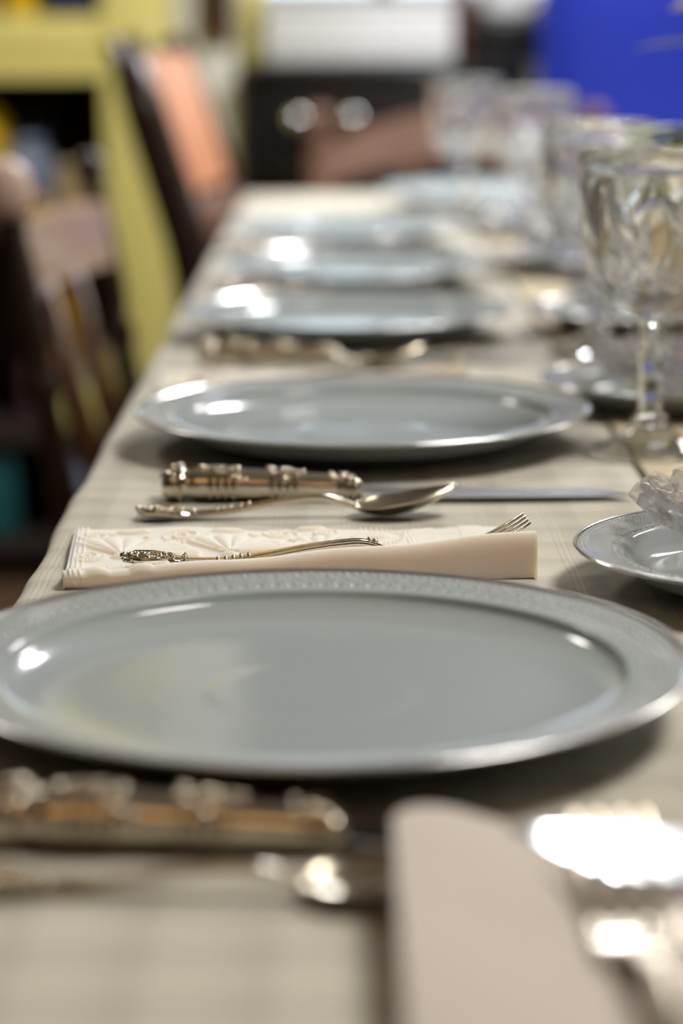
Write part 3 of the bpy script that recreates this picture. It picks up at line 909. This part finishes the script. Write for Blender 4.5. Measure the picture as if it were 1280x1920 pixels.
# tall chair with a tan back panel
tc_ = thing('panel_back_chair', (-.187, 3.38, 0), 'tall dark wooden chair with tan padded back, turned towards the table', 'chair', rz=R(-6))
hw = .19
MB().box((-.02, -hw-.01, .43), (.36, hw+.01, .47), .012).build('seat', M['wood_mid'], tc_)
for sy in (-1, 1):
    p = MB(); pts = [(.045, sy*hw, .40), (.035, sy*hw, .55), (0.0, sy*hw, .72), (-.05, sy*hw, .88), (-.083, sy*hw, .985)]
    p.tube(pts, [.026, .027, .027, .026, .022], 14, True, (.85, 1.15)); p.build('back_post', M['wood'], tc_)
    for lx, fx in ((.03, -.03), (.33, .36)):
        MB().turned((fx, sy*(hw-.01), 0), (lx, sy*(hw-.02), .435), [(0, 0), (.016, 0), (.020, .3), (.024, .9), (.02, 1.), (0, 1.)], 12).build('leg', M['wood'], tc_)
P = []; P2 = []
vs = []
pb = MB()
front = []; back = []
for i in range(13):
    z = .778+.185*i/12
    xx = -.006-.083*((z-.72)/.265)**1.0
    puff = .012*math.sin(PI*i/12)
    front.append([(xx+.028+puff*math.sin(PI*j/10), -hw+.02+(2*hw-.002)*j/10, z) for j in range(11)])
    back.append([(xx+.014, -hw+.02+(2*hw-.002)*j/10, z) for j in range(11)])
pb.sheet(front); pb.sheet(back)
o2 = 13*11
for ids in ([j for j in range(11)], [12*11+j for j in range(11)], [i*11 for i in range(13)], [i*11+10 for i in range(13)]):
    for a, c in zip(ids, ids[1:]): pb.f.append((a, c, c+o2, a+o2))
pb.build('back_panel', M['leather'], tc_, smooth=50)['label'] = 'tan padded back panel'
MB().box((-.012, -hw, .685), (.024, hw, .765), .010).build('lower_rail', M['wood_red'], tc_)
for k in range(3):
    y = -.1+.1*k
    MB().turned((.035, y, .465), (.010, y, .69), [(0, 0), (.010, 0), (.016, .4), (.011, .7), (.010, 1.), (0, 1.)], 12).build('spindle', M['wood_mid'], tc_)

# blue armchair beyond the right end
ba = thing('armchair', (.770, 4.08, 0), 'bright blue upholstered armchair at upper right behind the goblets', 'armchair', rz=R(0))
b = MB()
P = []
def puffbox(bm_, lo, hi, r, seg=6, dome=.0):
    bm_.box(lo, hi, r)
b.box((-.375, .0, .10), (.375, .72, .42), .05); b.build('seat', M['blue'], ba)
bk = MB(); front = []
N1, N2 = 22, 26
def back_pt(u, v, side):
    w = .42*(1-.10*max(0, v-.72)/.28) ; x = (u*2-1)*w
    z = .40+.86*v
    round_ = (1-abs(u*2-1)**6)
    cap = (1-max(0, (v-.80)/.20)**3)
    d = (.09*round_**.5*cap**.5)*(1+.12*math.sin(v*9)*round_)
    return (x, .05+side*d+.05*v, z)
for side in (-1, 1):
    bk.sheet([[back_pt(i/N1, j/N2, side) for j in range(N2+1)] for i in range(N1+1)])
bk.build('backrest', M['blue'], ba)
for sx in (-1, 1):
    a_ = MB(); a_.box((sx*.425-.045, .10, .12), (sx*.425+.045, .385, .60), .04); a_.build('armrest', M['blue'], ba)
    for y in (.08, .64): MB().turned((sx*.36, y, 0), (sx*.36, y, .11), [(0, 0), (.018, 0), (.024, 1), (0, 1)], 12).build('leg', M['wood'], ba)

# ------------------------------------------------------------------ yellow shelf unit with its contents
bx = thing('shelf_unit', (-.86, 4.20, 0), 'yellow painted open shelf unit in the left background', 'shelf unit')
L0, L1 = -.60, .552
MB().box((L0+.06, .002, .965), (.445, .36, 1.022), .004).build('middle_board', M['yellow'], bx)
MB().box((L0+.06, 0, .915), (.445, .03, .965)).build('front_rail', M['yellow'], bx, smooth=False)
MB().box((.445, 0, 0), (L1, .36, 1.70), .003).build('side_post', M['yellow'], bx)
MB().box((L0, 0, 0), (L0+.06, .36, 1.70), .003).build('side_post', M['yellow'], bx)
MB().box((L0-.01, -.01, 1.70), (L1+.01, .37, 1.73), .004).build('top_board', M['yellow'], bx)
MB().box((L0+.06, .34, .0), (.445, .358, 1.70)).build('back_board', M['dark_back'], bx, smooth=False)['label'] = 'dark back board'
for z in (.64, .26): MB().box((L0+.06, .02, z), (.445, .34, z+.024)).build('shelf', M['dark_back'], bx, smooth=False)
MB().box((L0+.06, .02, .05), (.445, .34, .08)).build('shelf', M['dark_back'], bx, smooth=False)
def jar(name, x, y, z, r, h, m, lab, cat, lid=None, neck=.6):
    o = thing(name, (x, y, z), lab, cat)
    MB().lathe([(0, 0), (r*.94, 0), (r, .03*h), (r, .66*h), (r*.93, .76*h), (r*neck, .86*h), (r*neck, h*.96), (0, h*.96)], 24).build('jar_body', m, o)
    MB().lathe([(r*neck*1.1, h*.88), (r*neck*1.12, h*.90), (r*neck*1.12, h*.99), (r*neck*.9, h), (0, h)], 24).build('lid', lid or M['navy'], o)
    return o
def carton(name, lo, hi, m, lab, cat, bev=.004):
    cx, cy = (lo[0]+hi[0])/2, (lo[1]+hi[1])/2
    o = thing(name, (cx, cy, lo[2]), lab, cat)
    MB().box((lo[0]-cx, lo[1]-cy, 0), (hi[0]-cx, hi[1]-cy, (hi[2]-lo[2])*.8), bev).build('carton_body', m, o)
    MB().box((lo[0]-cx-.0015, lo[1]-cy-.0015, (hi[2]-lo[2])*.8), (hi[0]-cx+.0015, hi[1]-cy+.0015, hi[2]-lo[2]), bev).build('carton_lid', m, o)
    return o
S2, S1, S0, ST = .664+.0005, .284+.0005, .0805, 1.0225
jar('storage_jar', -.665, 4.32, S2, .068, .235, M['bright_yellow'], 'bright yellow jar at the left edge of the upper shelf', 'jar')
jar('ginger_pot', -.558, 4.27, S2, .048, .145, M['slate'], 'slate blue round pot on the upper shelf of yellow unit', 'pot', M['slate'], .5)
carton('tin_box', (-.60, 4.40, S2), (-.535, 4.48, S2+.19), M['navy'], 'dark navy tin standing behind the slate blue pot', 'tin')
carton('card_box', (-.508, 4.27, S2), (-.425, 4.36, S2+.098), M['kraft'], 'brown card box on the upper shelf beside the blue pot', 'box')
jar('spice_jar', -.538, 4.225, S2, .018, .045, M['amber'], 'tiny amber spice jar in front of the card box', 'jar', M['amber'])
jar('honey_jar', -.520, 4.33, S1, .040, .30, M['amber'], 'amber honey jar on the middle shelf', 'jar')
carton('pale_carton', (-.480, 4.30, S1), (-.425, 4.38, S1+.135), M['pale_card'], 'pale carton on the middle shelf beside plum bag', 'carton')
carton('lemon_carton', (-.508, 4.225, S1), (-.424, 4.27, S1+.072), M['lemon'], 'lemon yellow carton at the front of the middle shelf', 'carton')
carton('plum_box', (-.585, 4.28, S1), (-.525+.02, 4.285, S1+.12), M['plum'], 'plum coloured folder beside the honey jar', 'folder', .001)
carton('teal_bin', (-.80, 4.24, S0), (-.60, 4.40, S0+.16), M['teal'], 'teal storage bin on the lowest shelf', 'bin')
jar('blue_vase', -.470, 4.24, S0, .035, .155, M['slate'], 'slate blue vase on the lowest shelf', 'vase', M['slate'], .5)
# on top of the unit
carton('tray_box', (-.72, 4.26, ST), (-.61, 4.40, ST+.09), M['kraft'], 'tan box above the yellow rail of the shelf unit at left', 'box')
jar('lemon_jar', -.560, 4.30, ST, .035, .12, M['bright_yellow'], 'small yellow jar on the board above the yellow rail', 'jar')
carton('navy_tin', (-.515, 4.24, ST), (-.424, 4.34, ST+.09), M['navy'], 'navy tin on the board above the yellow rail', 'tin')
carton('olive_tin', (-.600, 4.38, ST), (-.530, 4.44, ST+.10), M['leaf'], 'olive green tin behind the small yellow jar', 'tin')

# ------------------------------------------------------------------ black range and what stands on it
rg = thing('range_cooker', (.09, 4.50, 0), 'black range cooker in the background beyond the table end', 'cooker')
MB().box((-.275, 0, .06), (.265, .60, .905), .006).build('body', M['black'], rg, smooth=40)
MB().box((-.280, -.012, .905), (.270, .60, .930), .006).build('hob', M['black'], rg, smooth=40)
MB().box((-.275, .56, .930), (.265, .61, 1.062), .006).build('backguard', M['black'], rg, smooth=40)
dr = MB().box((-.252, -.022, .16), (.242, 0, .765), .006).build('oven_door', M['black_glass'], rg, smooth=40)
MB().tube([(-.22, -.022, .735), (-.22, -.052, .735), (.22, -.052, .735), (.22, -.022, .735)], .008, 10).build('door_handle', M['black'], dr)
for x in (-.168, -.064, .09, .2):
    k = MB(); k.lathe([(0, 0), (.019, 0), (.019, .012), (.014, .022), (.0, .025)], 20, (x, 0, .832), None, Matrix.Rotation(R(90), 4, 'X'))
    k.build('control_knob', M['chrome'] if x < 0 else M['black'], rg)
bn = thing('bread_bin', (.04, 4.68, .9305), 'white enamel bread bin on the black cooker', 'bread bin')
MB().box((-.182, -.10, 0), (.182, .10, .105), .012).build('bin_body', M['white'], bn)
MB().box((-.186, -.104, .105), (.186, .104, .122), .006).build('bin_lid', M['white'], bn)
can = jar('canister', -.168, 4.66, .9305, .026, .20, M['yellow'], 'yellow canister left of the white bread bin', 'canister', M['yellow'], .8)
cb = thing('cutting_board', (.242, 4.72, .9305), 'brown cutting board right of the white bread bin', 'cutting board')
MB().box((-.012, -.11, 0), (.012, .11, .20), .006).build('board', M['wood_mid'], cb)
ra = thing('radio', (.322, 4.66, .9305), 'black box shaped radio on the cooker top', 'radio')
MB().box((-.062, -.08, 0), (.085, .08, .086), .008).build('radio_body', M['black'], ra)
MB().tube([(-.05, 0, .05), (-.066, -.0, .06), (-.066, 0, .08)], .003, 8).build('carry_handle', M['black'], ra)
mg = thing('mug', (.318, 4.64, 1.017), 'white mug standing on the black radio', 'mug')
MB().lathe([(0, .002), (.034, 0), (.040, .004), (.044, .02), (.045, .075), (.0445, .078), (.041, .075), (.040, .01), (0, .008)], 32).build('cup', M['white'], mg)
MB().tube([(.044, 0, .062), (.062, 0, .06), (.068, 0, .04), (.06, 0, .022), (.043, 0, .018)], .005, 10).build('handle', M['white'], mg)
# brown frame on the wall by the yellow unit
fr = thing('wall_frame', (-.233, 4.5745, .974), 'small dark wooden frame hanging on the white trim right of the yellow unit', 'frame')
f = MB()
for lo, hi in (((-.034, -.02, 0), (.034, 0, .02)), ((-.034, -.02, .18), (.034, 0, .20)), ((-.034, -.02, .02), (-.018, 0, .18)), ((.018, -.02, .02), (.034, 0, .18))): f.box(lo, hi, .003)
f.build('moulding', M['wood_mid'], fr, smooth=40)
MB().box((-.018, -.012, .02), (.018, -.002, .18)).build('picture', M['dark_back'], fr, smooth=False)

# ------------------------------------------------------------------ flowers in a cream vase
vz = thing('vase', (.302, 1.700, T+.0021), 'cream glazed vase of flowers at the right edge behind the goblets', 'vase')
MB().lathe(interp_profile([(0, 0), (.036, 0), (.046, .016), (.054, .055), (.052, .086), (.042, .110), (.039, .121), (.042, .129), (.038, .127), (.035, .117), (.033, .094), (0, .086)], 4), 48).build('vase_body', M['cream'], vz)
rng = random.Random(21)
def leafmesh(b, base, d, L, W, bend, nn=8):
    d = Vector(d).normalized(); side = d.cross(Vector((0, 0, 1)))
    if side.length < .05: side = Vector((1, 0, 0))
    side.normalize(); up = side.cross(d).normalized(); P = []; Q = []
    for i in range(nn+1):
        t = i/nn; c = Vector(base)+d*L*t+up*(-bend*L*t*t)
        w = W*math.sin(PI*min(.999, t**.8))**.9+.0004
        P.append([c-side*w, c+up*w*-.25, c+side*w]); Q.append([p-up*.0006 for p in P[-1]])
    b.sheet(P); b.sheet(Q)
def flower(name, base, tip, r, label, m=None):
    """one stem with its bloom, standing in the vase"""
    o = thing(name, base, label, 'flower', 'yellow flowers in the cream vase')
    v = Vector(tip)-Vector(base)
    mid = v*.5+Vector((0, 0, .02))
    pts = [Vector((0, 0, 0))*(1-t)**2+2*mid*t*(1-t)+v*t*t for t in [i/10 for i in range(11)]]
    MB().tube(pts, .0017, 8).build('stem', M['stem'], o)
    bl = MB(); dirn = (pts[-1]-pts[-2]).normalized(); q = dirn.to_track_quat('Z', 'Y').to_matrix()
    for ring, (k, rr, el) in enumerate(((10, r, .25), (8, r*.72, .75), (6, r*.45, 1.15))):
        for i in range(k):
            a = 2*PI*i/k+ring*.3
            dd = q @ Vector((math.cos(a)*math.cos(el), math.sin(a)*math.cos(el), math.sin(el)))
            leafmesh(bl, v, dd, rr, rr*.30, .25, 5)
    bl.ball(v+dirn*.004, r*.22); bl.build('bloom', M['petal'], o)
    lv = MB()
    for i in range(3):
        t = pts[3+2*i]; a = rng.uniform(0, 6.28)
        leafmesh(lv, t, (math.cos(a), math.sin(a), .5), .05, .009, .4)
    lv.build('leaf', M['leaf'], o)
    return o
fb = Vector((.302, 1.700, T+.095))
flower('yellow_flower', fb+Vector((-.012, .0, 0)), (.246, 1.690, T+.150), .020, 'yellow flower drooping over the vase side behind the nearest goblet')
flower('yellow_flower', fb+Vector((.0, .008, 0)), (.262, 1.72, T+.262), .024, 'yellow flower standing highest at the top right corner')
flower('yellow_flower', fb+Vector((.010, .0, 0)), (.345, 1.69, T+.235), .024, 'yellow flower leaning out to the right of the vase')
flower('yellow_flower', fb+Vector((.0, -.010, 0)), (.292, 1.655, T+.205), .022, 'yellow flower at the front middle of the bunch')
sprig = thing('leaf_sprig', fb, 'green leafy sprig between the yellow flowers', 'sprig')
lv = MB()
for i in range(64):
    a = rng.uniform(0, 2*PI); el = rng.uniform(.0, 1.2); s = rng.uniform(.3, 1.)
    st_ = Vector((math.cos(a)*math.cos(el)*.9+.35, math.sin(a)*math.cos(el), math.sin(el)*.6+.1))*.055*s+Vector((-.034, -.030, .052))
    leafmesh(lv, st_, (math.cos(a+rng.uniform(-.5, .5)), math.sin(a), rng.uniform(-.1, .6)), rng.uniform(.035, .055), rng.uniform(.009, .014), .5)
lv.build('leaf', M['leaf'], sprig)
sm = MB()
for i in range(5): sm.tube([(0, 0, 0), (.01*(i-2), .006*math.sin(i*2), .04), (.02*(i-2), .012*math.sin(i*2), .09)], .0013, 6)
sm.build('stem', M['stem'], sprig)
pl = thing('pale_sprig', fb+Vector((.006, .012, 0)), 'pale grey leaf reaching left against the blue armchair', 'sprig')
lv = MB(); leafmesh(lv, (-.045, .02, .138), (-1, .1, .12), .048, .007, .25); leafmesh(lv, (.012, .02, .130), (.5, .2, 1), .05, .007, .25)
lv.build('leaf', M['leaf_pale'], pl)
MB().tube([(0, 0, 0), (-.008, .01, .08), (-.045, .02, .1385)], .0012, 6).build('stem', M['stem'], pl)

# ------------------------------------------------------------------ light
def area(name, loc, size, power, c, rot=(0, 0, 0), shape='DISK', sy=None):
    l = bpy.data.lights.new(name, 'AREA'); l.shape = shape; l.size = size
    if sy: l.size_y = sy
    l.energy = power; l.color = c
    o = bpy.data.objects.new(name, l); col.objects.link(o); o.location = loc; o.rotation_euler = rot
    return o
area('pendant_light', (.86, .95, T+1.60), .62, 29., (1., .95, .87))
area('pendant_light', (.34, 3.25, T+1.20), .24, 25., (.95, .98, 1.0))
area('fill_light', (1.35, 3.9, 2.40), .7, 42., (1., .97, .93))  # added fill, no lamp known here: brightens the back and white trim
area('fill_light', (-1.3, 3.1, 2.45), .6, 24., (1., .95, .88))  # added fill to brighten the yellow shelf unit
area('fill_light', (-.5, -1.0, 2.40), 1.6, 6.5, (1., .60, .28))  # added warm fill behind the camera, tints the shaded sides
w = bpy.data.worlds.new('World'); sc.world = w; w.use_nodes = True
w.node_tree.nodes['Background'].inputs[0].default_value = (.8, .85, .9, 1); w.node_tree.nodes['Background'].inputs[1].default_value = .25

# ------------------------------------------------------------------ camera
F = 4400.; PT = R(11.52); RL = R(-.41)
cp, sp_ = math.cos(PT), math.sin(PT); c, s = math.cos(RL), math.sin(RL)
right = Vector((c, s*sp_, s*cp)); down = Vector((s, -c*sp_, -c*cp)); fwd = Vector((0, cp, -sp_))
mm = Matrix((right, -down, -fwd)).transposed().to_4x4(); mm.translation = Vector((0, 0, T+.2395))
cd = bpy.data.cameras.new('camera'); cam = bpy.data.objects.new('camera', cd); col.objects.link(cam)
cam.matrix_world = mm
cd.sensor_fit = 'VERTICAL'; cd.sensor_height = 24.; cd.lens = F/1920*24.; cd.clip_start = .02
cd.dof.use_dof = True; cd.dof.focus_distance = 1.060
cd.dof.aperture_fstop = (cd.lens/1000)/.0205
cd.dof.aperture_blades = 0
sc.camera = cam

sc.view_settings.view_transform = 'Standard'; sc.view_settings.look = 'None'
sc.view_settings.exposure = 0.; sc.view_settings.gamma = 1.
sc.view_settings.use_curve_mapping = False
cy = sc.cycles
cy.use_denoising = True
cy.use_adaptive_sampling = True; cy.adaptive_threshold = .01; cy.adaptive_min_samples = 32
cy.max_bounces = 14; cy.transmission_bounces = 14; cy.transparent_max_bounces = 16; cy.glossy_bounces = 6; cy.diffuse_bounces = 4
cy.sample_clamp_indirect = 6.; cy.blur_glossy = .5
cy.caustics_refractive = True; cy.caustics_reflective = False
